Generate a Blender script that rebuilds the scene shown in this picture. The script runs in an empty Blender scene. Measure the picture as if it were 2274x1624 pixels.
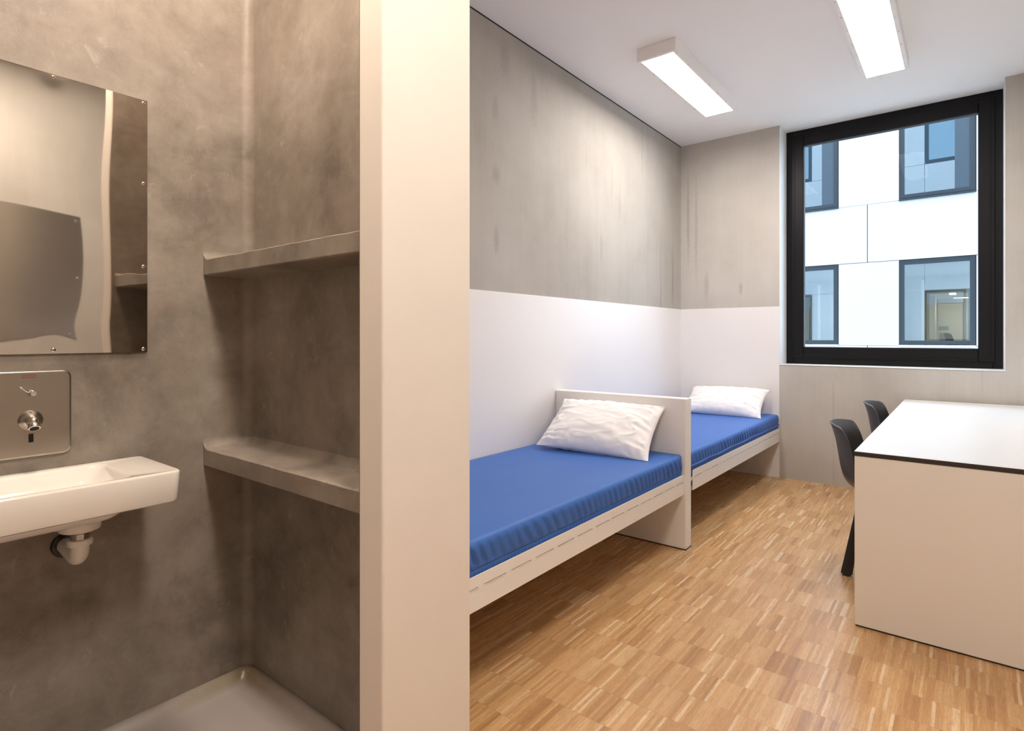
import bpy, bmesh, math, random
from mathutils import Vector, Matrix, noise
random.seed(7)
SC = bpy.context.scene
COL = SC.collection
PI = math.pi

# ------------------------------------------------------------------ camera
cam_d = bpy.data.cameras.new('camera')
cam = bpy.data.objects.new('camera', cam_d); COL.objects.link(cam)
cam.location = (0, 0, 1.25)
cam.rotation_euler = (PI/2, 0, math.radians(38.5))
cam_d.sensor_width = 36; cam_d.lens = 1267/2274*36
cam_d.shift_y = -63.5/2274
cam_d.clip_start = 0.02; cam_d.clip_end = 200
SC.camera = cam
SC.view_settings.view_transform = 'Standard'
SC.view_settings.look = 'None'
SC.view_settings.gamma = 1
SC.view_settings.use_curve_mapping = False
SC.view_settings.exposure = 0.20
SC.cycles.diffuse_bounces = 6

# ------------------------------------------------------------------ sky and lamps' strength
world = bpy.data.worlds.new('overcast_sky'); SC.world = world
world.use_nodes = True
bg = world.node_tree.nodes['Background']
bg.inputs[0].default_value = (0.80, 0.895, 1.0, 1); bg.inputs[1].default_value = 5.4
ROOM_LAMP = ((1.0, 0.93, 0.87), 33.0)
HALL_LAMP = ((1.0, 0.89, 0.775), 104.0)
BATH_LAMP = ((1.0, 0.80, 0.63), 112.0)
FAR_FILL_LAMP = ((1.0, 0.90, 0.76), 85.0)

# ------------------------------------------------------------------ dimensions
XL, XR = -2.204, 0.60          # bedroom side walls
YW = 5.451                     # window wall
H = 3.13
BX, BY = -2.141, 1.083         # bathroom plaster faces
PX0, PX1 = -1.2105, -1.1157    # partition between bathroom and hall
PJ, PY = 0.895, 1.207          # its jamb, and the outer face of the bathroom's back wall
WX0, WX1, WZ0, WY = -1.297, 0.224, 1.007, 5.679

# ------------------------------------------------------------------ node helpers
class NT:
    def __init__(s, name):
        s.m = bpy.data.materials.new(name); s.m.use_nodes = True
        s.t = s.m.node_tree; s.b = s.t.nodes['Principled BSDF']; s.out = s.t.nodes['Material Output']
    def n(s, typ, **kw):
        nd = s.t.nodes.new(typ)
        for k, v in kw.items(): setattr(nd, k, v)
        return nd
    def put(s, sock, v):
        if hasattr(v, 'is_output'): s.t.links.new(v, sock)
        elif v is not None: sock.default_value = v
    def math(s, op, a, b=None, c=None, clamp=False):
        nd = s.n('ShaderNodeMath', operation=op, use_clamp=clamp)
        s.put(nd.inputs[0], a)
        if b is not None: s.put(nd.inputs[1], b)
        if c is not None: s.put(nd.inputs[2], c)
        return nd.outputs[0]
    def coord(s): return s.n('ShaderNodeTexCoord').outputs['Object']
    def sep(s, v):
        nd = s.n('ShaderNodeSeparateXYZ'); s.put(nd.inputs[0], v); return nd.outputs
    def comb(s, x=0, y=0, z=0):
        nd = s.n('ShaderNodeCombineXYZ')
        for i, v in enumerate((x, y, z)): s.put(nd.inputs[i], v)
        return nd.outputs[0]
    def mapv(s, v, scale=(1, 1, 1), loc=(0, 0, 0)):
        nd = s.n('ShaderNodeMapping'); s.put(nd.inputs[0], v)
        nd.inputs['Scale'].default_value = scale; nd.inputs['Location'].default_value = loc
        return nd.outputs[0]
    def noise(s, v, scale, detail=4, rough=0.55, dist=0):
        nd = s.n('ShaderNodeTexNoise'); s.put(nd.inputs['Vector'], v)
        nd.inputs['Scale'].default_value = scale; nd.inputs['Detail'].default_value = detail
        nd.inputs['Roughness'].default_value = rough; nd.inputs['Distortion'].default_value = dist
        return nd.outputs['Fac']
    def ramp(s, f, stops, interp='LINEAR'):
        nd = s.n('ShaderNodeValToRGB'); nd.color_ramp.interpolation = interp
        el = nd.color_ramp.elements
        while len(el) < len(stops): el.new(0.5)
        for e, (p, c) in zip(el, stops):
            e.position = p; e.color = (*c, 1) if len(c) == 3 else c
        s.put(nd.inputs[0], f); return nd.outputs[0]
    def rng(s, f, a, b, c, d):
        nd = s.n('ShaderNodeMapRange', clamp=True); s.put(nd.inputs[0], f)
        for i, v in enumerate((a, b, c, d)): nd.inputs[i+1].default_value = v
        return nd.outputs[0]
    def mix(s, f, a, b, mode='MIX'):
        nd = s.n('ShaderNodeMix', data_type='RGBA', blend_type=mode)
        s.put(nd.inputs[0], f)
        s.put(nd.inputs[6], (*a, 1) if isinstance(a, tuple) and len(a) == 3 else a)
        s.put(nd.inputs[7], (*b, 1) if isinstance(b, tuple) and len(b) == 3 else b)
        return nd.outputs[2]
    def bump(s, h, strength=0.3, dist=0.002, normal=None):
        nd = s.n('ShaderNodeBump'); s.put(nd.inputs['Height'], h)
        nd.inputs['Strength'].default_value = strength; nd.inputs['Distance'].default_value = dist
        if normal is not None: s.put(nd.inputs['Normal'], normal)
        s.put(s.b.inputs['Normal'], nd.outputs[0]); return nd.outputs[0]
    def set(s, **kw):
        names = dict(col='Base Color', rough='Roughness', metal='Metallic', spec='Specular IOR Level', coat='Coat Weight',
                     coat_rough='Coat Roughness', sheen='Sheen Weight', ior='IOR', aniso='Anisotropic', sss='Subsurface Weight')
        for k, v in kw.items():
            if isinstance(v, tuple) and len(v) == 3: v = (*v, 1)
            s.put(s.b.inputs[names[k]], v)
        return s

def plain(name, col, rough=0.5, metal=0.0, var=0.04, scale=30, bump=0.0, **kw):
    t = NT(name); c = t.coord()
    f = t.noise(c, scale, 3)
    lo = tuple(x*(1-var) for x in col); hi = tuple(min(1, x*(1+var)) for x in col)
    t.set(col=t.mix(f, lo, hi), rough=rough, metal=metal, **kw)
    if bump: t.bump(t.noise(c, scale*4, 3), bump, 0.001)
    return t.m

def emitter(name, col, strength):
    t = NT(name); t.set(col=(0.9, 0.9, 0.88), rough=0.4)
    t.b.inputs['Emission Color'].default_value = (*col, 1)
    t.b.inputs['Emission Strength'].default_value = strength
    return t.m

def glass(name, tint, refl):
    t = NT(name)
    tr = t.n('ShaderNodeBsdfTransparent'); tr.inputs[0].default_value = (*tint, 1)
    gl = t.n('ShaderNodeBsdfGlossy'); gl.inputs['Roughness'].default_value = 0.0
    gl.inputs[0].default_value = (0.85, 0.95, 1, 1)
    fr = t.n('ShaderNodeFresnel'); fr.inputs[0].default_value = 1.06
    f = t.math('ADD', fr.outputs[0], refl, clamp=True)
    mx = t.n('ShaderNodeMixShader')
    t.put(mx.inputs[0], f); t.t.links.new(tr.outputs[0], mx.inputs[1]); t.t.links.new(gl.outputs[0], mx.inputs[2])
    t.t.links.new(mx.outputs[0], t.out.inputs[0])
    return t.m

# ---- board-marked bedroom concrete: cloudy grey with vertical runs, fine boards and a few old drip marks
def concrete(name, stains=(), axis='y', gain=1.0):
    t = NT(name); c = t.coord(); X, Y, Z = t.sep(c)
    H_ = Y if axis == 'y' else X
    cloud = t.noise(c, 1.3, 6, 0.6)
    run = t.noise(t.mapv(c, (9, 9, 0.5)), 1.0, 5, 0.6)
    fine = t.noise(t.mapv(c, (90, 90, 3.0)), 1.0, 3, 0.6)
    weave = t.noise(t.mapv(c, (60, 60, 260)), 1.0, 2, 0.6)
    grain = t.noise(c, 140, 3, 0.7)
    v = t.math('ADD', t.math('MULTIPLY', cloud, 0.62), t.math('MULTIPLY', run, 0.13))
    v = t.math('ADD', v, t.math('MULTIPLY', fine, 0.09))
    v = t.math('ADD', v, t.math('MULTIPLY', weave, 0.07))
    v = t.math('ADD', v, t.math('MULTIPLY', grain, 0.10))
    col = t.ramp(v, [(q, tuple(k*gain for k in cc)) for q, cc in ((0.34, (0.352, 0.326, 0.290)), (0.52, (0.425, 0.399, 0.363)), (0.70, (0.480, 0.455, 0.420)))])
    # thin dark vertical run lines
    ln = t.noise(t.mapv(c, (14, 14, 0.12)), 1.0, 3, 0.7)
    mask = t.rng(t.noise(t.mapv(c, (1.6, 1.6, 0.9), (4, 2, 7)), 1.0, 2), 0.48, 0.62, 0, 1)
    col = t.mix(t.math('MULTIPLY', t.rng(ln, 0.625, 0.66, 0, 0.42), mask), col, (0.22, 0.20, 0.175))
    for (h, z, rh, rz, s) in stains:
        dh = t.math('DIVIDE', t.math('SUBTRACT', H_, h), rh)
        dz = t.math('DIVIDE', t.math('SUBTRACT', Z, z), rz)
        r = t.math('SQRT', t.math('ADD', t.math('MULTIPLY', dh, dh), t.math('MULTIPLY', dz, dz)))
        r = t.math('ADD', r, t.math('MULTIPLY', t.math('SUBTRACT', t.noise(t.mapv(c, (40, 40, 55)), 1.0, 3), 0.5), 1.3))
        col = t.mix(t.rng(r, 0.35, 1.05, s, 0.0), col, (0.225, 0.215, 0.198))
    t.set(col=col, rough=0.82, spec=0.25)
    t.bump(t.math('ADD', fine, t.math('ADD', grain, weave)), 0.16, 0.002)
    return t.m

# ---- trowelled bathroom plaster: taupe, mottled in large clouds with light scrapes
def plaster(name):
    t = NT(name); c = t.coord()
    big = t.noise(c, 2.4, 9, 0.66, 0.25)
    mid = t.noise(t.mapv(c, (6, 6, 8)), 1.0, 8, 0.66, 0.35)
    streak = t.noise(t.mapv(c, (34, 34, 5)), 1.0, 4, 0.6, 0.4)
    scr = t.noise(t.mapv(c, (11, 14, 10), (3, 1, 2)), 1.0, 8, 0.74, 0.5)
    grain = t.noise(c, 190, 2, 0.6)
    v = t.math('ADD', t.math('MULTIPLY', big, 0.62), t.math('MULTIPLY', mid, 0.36))
    v = t.math('ADD', v, t.math('MULTIPLY', streak, 0.05))
    v = t.math('ADD', v, t.math('MULTIPLY', grain, 0.06))
    col = t.ramp(v, [(0.40, (0.150, 0.129, 0.108)), (0.52, (0.240, 0.210, 0.180)), (0.60, (0.290, 0.258, 0.224)), (0.70, (0.36, 0.328, 0.29))])
    pat = t.noise(t.mapv(c, (15, 15, 11), (1, 6, 3)), 1.0, 9, 0.70, 0.3)
    col = t.mix(t.rng(pat, 0.55, 0.66, 0, 0.20), col, (0.145, 0.122, 0.10))
    col = t.mix(t.rng(pat, 0.46, 0.34, 0, 0.16), col, (0.40, 0.365, 0.32))
    red = t.noise(t.mapv(c, (3.5, 3.5, 3.0), (9, 4, 1)), 1.0, 4, 0.6)
    col = t.mix(t.rng(red, 0.52, 0.68, 0, 0.30), col, (0.33, 0.258, 0.22))
    col = t.mix(t.rng(scr, 0.60, 0.68, 0, 0.36), col, (0.46, 0.43, 0.38))
    t.set(col=col, rough=t.rng(mid, 0.3, 0.7, 0.40, 0.58), spec=0.4)
    t.bump(t.math('ADD', mid, t.math('MULTIPLY', grain, 0.5)), 0.12, 0.003)
    return t.m

# ---- industrial parquet: upright oak lamellae about 1 cm wide in rows 16 cm long, batches of one tone side by side
def parquet():
    t = NT('oak_parquet'); c = t.coord(); X, Y, Z = t.sep(c)
    row = t.math('FLOOR', t.math('DIVIDE', Y, 0.162))
    wn0 = t.n('ShaderNodeTexWhiteNoise', noise_dimensions='1D'); t.put(wn0.inputs['W'], row)
    xo = t.math('ADD', X, wn0.outputs[0])
    def level(w, seed):
        k = t.math('FLOOR', t.math('DIVIDE', xo, w))
        wn = t.n('ShaderNodeTexWhiteNoise', noise_dimensions='2D')
        t.put(wn.inputs['Vector'], t.comb(t.math('ADD', k, seed), row, 0)); return wn.outputs['Value']
    strip = level(0.0108, 0.37); pair = level(0.0324, 41.7)
    kx = t.math('MULTIPLY', t.math('FLOOR', t.math('DIVIDE', xo, 0.0108)), 0.0108)
    batch = t.noise(t.comb(t.math('MULTIPLY', kx, 7.5), t.math('MULTIPLY', row, 7.3), 0), 1.0, 2, 0.6)
    batch = t.rng(batch, 0.28, 0.72, 0, 1)
    u = t.math('ADD', t.math('MULTIPLY', batch, 0.40), t.math('MULTIPLY', pair, 0.17))
    u = t.math('ADD', u, t.math('MULTIPLY', strip, 0.43))
    col = t.ramp(u, [(0.12, (0.36, 0.180, 0.072)), (0.34, (0.51, 0.282, 0.120)), (0.55, (0.600, 0.355, 0.162)), (0.78, (0.67, 0.430, 0.215)), (0.93, (0.77, 0.55, 0.32))])
    col = t.mix(t.rng(strip, 0.925, 0.945, 0, 0.62), col, (0.80, 0.62, 0.41))
    seedv = t.math('MULTIPLY', strip, 37.0)
    g = t.comb(t.math('MULTIPLY', X, 1.0), Y, seedv)
    grain = t.noise(t.mapv(g, (210, 9, 1)), 1.0, 5, 0.65, 0.6)
    fig = t.noise(t.mapv(g, (70, 14, 1)), 1.0, 4, 0.6, 2.2)
    col = t.mix(t.rng(grain, 0.42, 0.66, 0.0, 0.55), col, t.mix(0.5, col, (0.17, 0.085, 0.035)))
    col = t.mix(t.rng(fig, 0.50, 0.60, 0.0, 0.25), col, (0.26, 0.14, 0.06))
    fy = t.math('FRACT', t.math('DIVIDE', Y, 0.162)); fy = t.math('MINIMUM', fy, t.math('SUBTRACT', 1.0, fy))
    fx = t.math('FRACT', t.math('DIVIDE', xo, 0.0108)); fx = t.math('MINIMUM', fx, t.math('SUBTRACT', 1.0, fx))
    gap = t.math('MAXIMUM', t.math('MULTIPLY', t.rng(fy, 0.002, 0.008, 1, 0), 0.7), t.math('MULTIPLY', t.rng(fx, 0.01, 0.06, 1, 0), 0.45))
    col = t.mix(t.math('MULTIPLY', gap, 0.55), col, (0.10, 0.05, 0.02))
    t.set(col=col, rough=t.rng(grain, 0.3, 0.7, 0.24, 0.34), spec=0.5)
    t.bump(t.math('SUBTRACT', t.math('MULTIPLY', grain, 0.35), gap), 0.10, 0.0012)
    return t.m

def mattress_mat():
    t = NT('blue_coated_fabric'); c = t.coord()
    f = t.noise(t.mapv(c, (6, 2, 6)), 1.0, 4)
    fine = t.noise(c, 900, 2)
    t.set(col=t.mix(f, (0.036, 0.125, 0.43), (0.046, 0.150, 0.48)), rough=0.50, spec=0.35)
    t.bump(fine, 0.05, 0.0005)
    return t.m

def brushed(name, col, rough, sc=(3, 900, 900)):
    t = NT(name); c = t.coord()
    f = t.noise(t.mapv(c, sc), 1.0, 3)
    cl = t.noise(c, 4, 3)
    t.set(col=t.mix(cl, tuple(x*0.92 for x in col), col), metal=1.0, rough=rough)
    return t.m

M = {}
M['conc_left'] = concrete('board_marked_concrete', [(2.62, 2.22, 0.045, 0.07, 0.36), (2.62, 1.83, 0.030, 0.10, 0.36), (2.61, 2.62, 0.035, 0.10, 0.25),
                          (3.00, 2.80, 0.05, 0.20, 0.25), (3.88, 1.95, 0.03, 0.14, 0.25), (2.70, 2.95, 0.06, 0.14, 0.28)], 'y', 0.98)
M['conc_win'] = concrete('board_marked_concrete_window_side', [(-1.63, 1.70, 0.02, 0.07, 0.4), (-1.95, 1.75, 0.03, 0.16, 0.3), (-2.13, 2.4, 0.02, 0.5, 0.4), (-2.05, 2.3, 0.02, 0.6, 0.3)], 'x', 1.2)
M['conc_hall'] = concrete('smooth_concrete', [], 'y')
M['plaster'] = plaster('trowelled_plaster')
M['wall_paint'] = plain('white_wall_paint', (0.80, 0.775, 0.755), 0.6, var=0.02, scale=3, bump=0.08)
M['jamb_paint'] = plain('white_textured_paint', (0.78, 0.74, 0.69), 0.7, var=0.03, scale=6, bump=0.3)
M['ceiling'] = plain('ceiling_paint', (0.92, 0.915, 0.91), 0.8, var=0.015, scale=2, bump=0.1)
M['panel'] = plain('white_panel_paint', (0.80, 0.775, 0.765), 0.42, var=0.012, scale=2)
M['bed'] = plain('off_white_lacquer', (0.82, 0.795, 0.765), 0.36, var=0.02, scale=5)
M['rail'] = plain('off_white_metal_paint', (0.82, 0.795, 0.765), 0.30, var=0.02, scale=6)
M['floor'] = parquet()
M['mattress'] = mattress_mat()
M['piping'] = plain('blue_piping', (0.035, 0.115, 0.40), 0.45, var=0.05)
M['pillow'] = plain('white_cotton', (0.87, 0.855, 0.86), 0.85, var=0.015, scale=12, bump=0.05, sheen=0.2)
M['laminate'] = plain('white_laminate', (0.71, 0.72, 0.73), 0.33, var=0.008, scale=3)
M['desk_panel'] = plain('cream_board', (0.755, 0.72, 0.65), 0.5, var=0.012, scale=4)
M['core'] = plain('black_compact_core', (0.022, 0.016, 0.016), 0.5, var=0.1)
M['chair'] = plain('charcoal_plastic', (0.056, 0.058, 0.061), 0.38, var=0.06, scale=200, bump=0.05)
M['chair_leg'] = plain('black_plastic', (0.014, 0.013, 0.013), 0.40, var=0.08)
M['frame'] = plain('black_anodised_frame', (0.0055, 0.0052, 0.006), 0.40, var=0.08, scale=40, spec=0.22)
M['gasket'] = plain('rubber_and_shadow_black', (0.008, 0.008, 0.009), 0.6, var=0.1)
M['pane'] = glass('window_glass', (0.93, 0.97, 1.0), 0.0)
M['far_pane'] = glass('coated_glass', (0.62, 0.74, 0.80), 0.30)
M['low_pane'] = glass('clear_far_glass', (0.80, 0.88, 0.92), 0.19)
M['sky_glass'] = plain('reflective_window_glass', (0.17, 0.225, 0.265), 0.05, metal=0.9, var=0.05)
M['sill'] = plain('white_sill_metal', (0.82, 0.84, 0.85), 0.35, var=0.02)
M['lamp_box'] = plain('white_powder_coat', (0.90, 0.885, 0.87), 0.45, var=0.015)
M['diffuser'] = emitter('lit_diffuser', *ROOM_LAMP)
M['hall_diffuser'] = emitter('lit_warm_diffuser', *HALL_LAMP)
M['bath_diffuser'] = emitter('lit_bathroom_dome', *BATH_LAMP)
M['far_fill'] = emitter('lit_far_fill', *FAR_FILL_LAMP)
M['ceramic'] = plain('white_ceramic', (0.86, 0.835, 0.80), 0.08, var=0.01, scale=3, coat=0.6, coat_rough=0.04)
M['pvc'] = plain('white_plastic_pipe', (0.82, 0.79, 0.74), 0.32, var=0.02)
M['steel'] = plain('polished_steel_sheet', (0.70, 0.66, 0.61), 0.025, metal=1.0, var=0.02, scale=3)
M['brushed'] = brushed('brushed_steel', (0.47, 0.43, 0.38), 0.27, (1, 60, 900))
M['chrome'] = plain('chrome', (0.80, 0.78, 0.75), 0.08, metal=1.0, var=0.02)
M['satin'] = plain('satin_steel', (0.62, 0.59, 0.55), 0.22, metal=1.0, var=0.03)
M['brass'] = plain('brass', (0.62, 0.42, 0.18), 0.3, metal=1.0, var=0.06)
M['black'] = plain('glossy_black_plastic', (0.006, 0.006, 0.006), 0.18, var=0.1)
M['socket'] = plain('dark_screw_socket', (0.02, 0.018, 0.016), 0.5, metal=0.6, var=0.1)
M['red'] = plain('red_mark', (0.55, 0.05, 0.04), 0.4)
M['blue'] = plain('blue_mark', (0.04, 0.08, 0.45), 0.4)
M['badge'] = plain('rust_red_sticker', (0.185, 0.095, 0.07), 0.45, var=0.08, scale=300)
M['badge_text'] = plain('faded_lettering', (0.285, 0.19, 0.15), 0.45, var=0.05)
M['cladding'] = plain('white_cladding', (0.40, 0.405, 0.41), 0.35, var=0.012, scale=0.6)
M['seam'] = plain('dark_wall_behind_cladding', (0.05, 0.075, 0.10), 0.8, var=0.1)
M['far_frame'] = plain('anthracite_frame', (0.014, 0.022, 0.030), 0.4, var=0.08, scale=20)
M['flap'] = plain('anthracite_vent_leaf', (0.035, 0.052, 0.07), 0.35, var=0.08, scale=10)
M['far_wall'] = plain('pale_room_wall', (0.62, 0.66, 0.70), 0.8, var=0.03, scale=2)
M['far_beige'] = plain('beige_door_paint', (0.62, 0.52, 0.36), 0.5, var=0.03, scale=3)
M['far_brown'] = plain('brown_door_frame', (0.34, 0.265, 0.19), 0.5, var=0.05, scale=3)
M['far_grey'] = plain('grey_vent', (0.22, 0.21, 0.20), 0.5, var=0.05)
M['far_green'] = plain('green_grey_vision_panel', (0.20, 0.25, 0.21), 0.3, var=0.1)
M['ground'] = plain('courtyard_paving', (0.32, 0.32, 0.31), 0.9, var=0.15, scale=1.5)

def tray_mat():
    t = NT('white_tray_enamel'); c = t.coord(); X, Y, Z = t.sep(c)
    d = t.math('SQRT', t.math('ADD', t.math('POWER', t.math('SUBTRACT', X, BX), 2), t.math('POWER', t.math('SUBTRACT', Y, BY), 2)))
    edge = t.math('MINIMUM', t.math('SUBTRACT', X, BX), t.math('SUBTRACT', BY, Y))
    n = t.noise(c, 16, 5, 0.65)
    k = t.math('MULTIPLY', t.rng(edge, 0.035, 0.065, 1, 0), t.rng(t.math('ADD', d, t.math('MULTIPLY', n, 0.25)), 0.14, 0.55, 1, 0))
    col = t.mix(t.math('MULTIPLY', k, 0.8), t.mix(n, (0.37, 0.34, 0.325), (0.42, 0.385, 0.37)), (0.23, 0.18, 0.09))
    t.set(col=col, rough=0.28, spec=0.5)
    return t.m
M['tray'] = tray_mat()

# ------------------------------------------------------------------ mesh helpers
def bx(bm, x0, x1, y0, y1, z0, z1):
    vs = [bm.verts.new((x, y, z)) for z in (z0, z1) for y in (y0, y1) for x in (x0, x1)]
    for f in ((0, 2, 3, 1), (4, 5, 7, 6), (0, 1, 5, 4), (2, 6, 7, 3), (0, 4, 6, 2), (1, 3, 7, 5)):
        bm.faces.new([vs[i] for i in f])
    return vs
def box(x0, x1, y0, y1, z0, z1, bev=0.0, seg=2):
    bm = bmesh.new(); bx(bm, x0, x1, y0, y1, z0, z1)
    if bev: bmesh.ops.bevel(bm, geom=bm.edges[:], offset=bev, segments=seg, affect='EDGES', profile=0.5)
    return bm
def basis(axis):
    a = Vector(axis).normalized()
    t = Vector((0, 0, 1)) if abs(a.z) < 0.9 else Vector((1, 0, 0))
    u = a.cross(t).normalized(); return a, u, a.cross(u).normalized()
def lathe(prof, origin=(0, 0, 0), axis=(0, 0, 1), n=32, bm=None, caps=True):
    """prof: (radius, distance along axis)"""
    bm = bm or bmesh.new(); a, u, w = basis(axis); o = Vector(origin); rings = []
    for r, h in prof:
        rings.append([bm.verts.new(o + a*h + (u*math.cos(2*PI*i/n) + w*math.sin(2*PI*i/n))*r) for i in range(n)])
    for p, q in zip(rings, rings[1:]):
        for i in range(n): bm.faces.new((p[i], p[(i+1) % n], q[(i+1) % n], q[i]))
    if caps:
        bm.faces.new(rings[0][::-1]); bm.faces.new(rings[-1])
    bmesh.ops.recalc_face_normals(bm, faces=bm.faces[:]); return bm
def tube(pts, rad, n=16, bm=None):
    bm = bm or bmesh.new(); P = [Vector(p) for p in pts]; rings = []
    rads = rad if isinstance(rad, (list, tuple)) else [rad]*len(P)
    prev = None
    for i, p in enumerate(P):
        d = (P[min(i+1, len(P)-1)] - P[max(i-1, 0)]).normalized()
        if prev is None: _, u, w = basis(d)
        else:
            u = (prev - d*prev.dot(d)).normalized(); w = d.cross(u)
        prev = u
        rings.append([bm.verts.new(p + (u*math.cos(2*PI*k/n) + w*math.sin(2*PI*k/n))*rads[i]) for k in range(n)])
    for p, q in zip(rings, rings[1:]):
        for i in range(n): bm.faces.new((p[i], p[(i+1) % n], q[(i+1) % n], q[i]))
    bm.faces.new(rings[0][::-1]); bm.faces.new(rings[-1])
    bmesh.ops.recalc_face_normals(bm, faces=bm.faces[:]); return bm
def loft(rings, cap0=True, cap1=True, bm=None):
    bm = bm or bmesh.new(); R = [[bm.verts.new(p) for p in r] for r in rings]; n = len(R[0])
    for p, q in zip(R, R[1:]):
        for i in range(n): bm.faces.new((p[i], p[(i+1) % n], q[(i+1) % n], q[i]))
    if cap0: bm.faces.new(R[0][::-1])
    if cap1: bm.faces.new(R[-1])
    bmesh.ops.recalc_face_normals(bm, faces=bm.faces[:]); return bm
def rrect(x0, x1, y0, y1, r, z, k=6):
    out = []
    for cx, cy, a0 in ((x1-r, y1-r, 0), (x0+r, y1-r, PI/2), (x0+r, y0+r, PI), (x1-r, y0+r, 1.5*PI)):
        for i in range(k+1):
            a = a0 + PI/2*i/k; out.append((cx+r*math.cos(a), cy+r*math.sin(a), z))
    return out
def prism(poly, mapf, d0, d1, bm=None):
    """poly: 2D outline; mapf(a, b, d) gives the 3D point"""
    bm = bm or bmesh.new()
    A = [bm.verts.new(mapf(a, b, d0)) for a, b in poly]; B = [bm.verts.new(mapf(a, b, d1)) for a, b in poly]
    n = len(poly)
    for i in range(n): bm.faces.new((A[i], A[(i+1) % n], B[(i+1) % n], B[i]))
    bm.faces.new(A[::-1]); bm.faces.new(B)
    bmesh.ops.recalc_face_normals(bm, faces=bm.faces[:]); return bm

def obj(name, bm, mat, parent=None, smooth=False, origin=None):
    me = bpy.data.meshes.new(name)
    if parent is not None:
        bm.transform(Matrix.Translation(parent_loc(parent)).inverted())
    elif origin is not None:
        bm.transform(Matrix.Translation(Vector(origin)).inverted())
    bm.to_mesh(me); bm.free()
    me.materials.append(M[mat] if isinstance(mat, str) else mat)
    if smooth:
        for p in me.polygons: p.use_smooth = True
        try: me.set_sharp_from_angle(angle=math.radians(38))
        except Exception: pass
    o = bpy.data.objects.new(name, me); COL.objects.link(o)
    if parent is not None: o.parent = parent
    elif origin is not None: o.location = origin
    return o
def parent_loc(p):
    v = Vector(p.location)
    while p.parent is not None:
        p = p.parent; v = v + Vector(p.location)
    return v
def tag(o, label, cat, group=None):
    o['label'] = label; o['category'] = cat
    if group: o['group'] = group
    return o
def thing(name, label, cat, loc, group=None):
    o = bpy.data.objects.new(name, None); COL.objects.link(o); o.location = loc; o.empty_display_size = 0.1
    return tag(o, label, cat, group)
def struct(name, bm, mat, smooth=False, parent=None):
    o = obj(name, bm, mat, parent, smooth)
    if parent is None: o['kind'] = 'structure'
    return o
def dup_tree(root, delta, label=None):
    r = root.copy(); COL.objects.link(r); r.location = root.location + Vector(delta)
    if label: r['label'] = label
    for ch in list(root.children):
        c = ch.copy(); COL.objects.link(c); c.parent = r
        for g in list(ch.children):
            d = g.copy(); COL.objects.link(d); d.parent = c
    return r

# ================================================================== THE ROOM
struct('floor', box(XL-0.2, XR+0.2, PY-0.06, YW+0.2, -0.15, 0.0), 'floor')
bm = box(PX0+0.0, XR+0.2, -1.7, PY-0.06, -0.15, 0.0)
struct('floor_hall', bm, 'floor')
struct('ceiling', box(XL-0.25, XR+0.2, -1.7, YW+0.40, H, H+0.25), 'ceiling')
struct('wall_left', box(XL-0.2, XL, PY-0.1, YW+0.05, -0.1, H), 'conc_left')
# window wall: left pier, right pier, and the breast below the window
struct('wall_window_left', box(XL-0.2, WX0, YW, YW+0.38, -0.1, H), 'conc_win')
struct('wall_window_right', box(WX1, XR+0.2, YW, YW+0.38, -0.1, H), 'conc_win')
struct('wall_window_below', box(WX0, WX1, YW, YW+0.38, -0.1, WZ0-0.006), 'conc_win')
struct('wall_right', box(XR, XR+0.2, -1.7, YW, -0.1, H), 'conc_hall')
struct('wall_back', box(PX0, XR, -1.7, -1.5, -0.1, H), 'wall_paint')
# white painted panels up to 1.52 m beside the beds
struct('trim_1', box(XL, XL+0.004, PY, YW, 0.0, 1.522), 'panel')
struct('trim_2', box(XL+0.004, WX0, YW-0.004, YW, 0.0, 1.522), 'panel')
struct('bounce_panel', box(XR-0.004, XR, 1.65, YW, 0.0, 1.522), 'panel')  # unseen white panel added by the desk to bounce light back
# dark strip painted in for the thin shadow gap between ceiling and concrete
struct('shadow_gap_strip', box(XL, XL+0.002, PY, YW, H-0.008, H), 'gasket')
# bathroom: left wall and back wall with a rounded inside corner
r = 0.036
inner = [(BX, -1.4)]
inner += [(BX, BY-r)] + [(BX+r-r*math.cos(a), BY-r+r*math.sin(a)) for a in [PI/2*i/8 for i in range(1, 8)]] + [(BX+r, BY)]
inner += [(BX+r, BY+0.02), (BX-0.25, BY+0.02), (BX-0.25, -1.4)]
struct('wall_bathroom_left', prism(inner, lambda a, b, d: (a, b, d), -0.12, H), 'plaster', smooth=True)
struct('wall_bathroom_back', box(BX+r, PX0+0.0, BY, PY-0.02, -0.12, H), 'plaster')
struct('wall_bedroom_near_bounce', box(BX-0.06, PX0+0.0, PY-0.02, PY, -0.12, H), 'wall_paint')  # unseen wall face given a white skin to bounce light into the bedroom
struct('wall_bathroom_outer', box(BX-0.06, BX+r, BY+0.0201, PY-0.02, -0.12, H), 'plaster')
struct('wall_bathroom_near', box(BX, PX0, -1.5, -1.4, -0.12, H), 'plaster')
# partition with a softly rounded corner, its jamb facing the camera
def softbox(x0, x1, y0, y1, z0, z1, bev):
    b = bmesh.new(); vs = bx(b, x0, x1, y0, y1, z0, z1)
    ed = [e for e in b.edges if abs(e.verts[0].co.z - e.verts[1].co.z) > 0.1]
    bmesh.ops.bevel(b, geom=ed, offset=bev, segments=3, affect='EDGES', profile=0.5); return b
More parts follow.
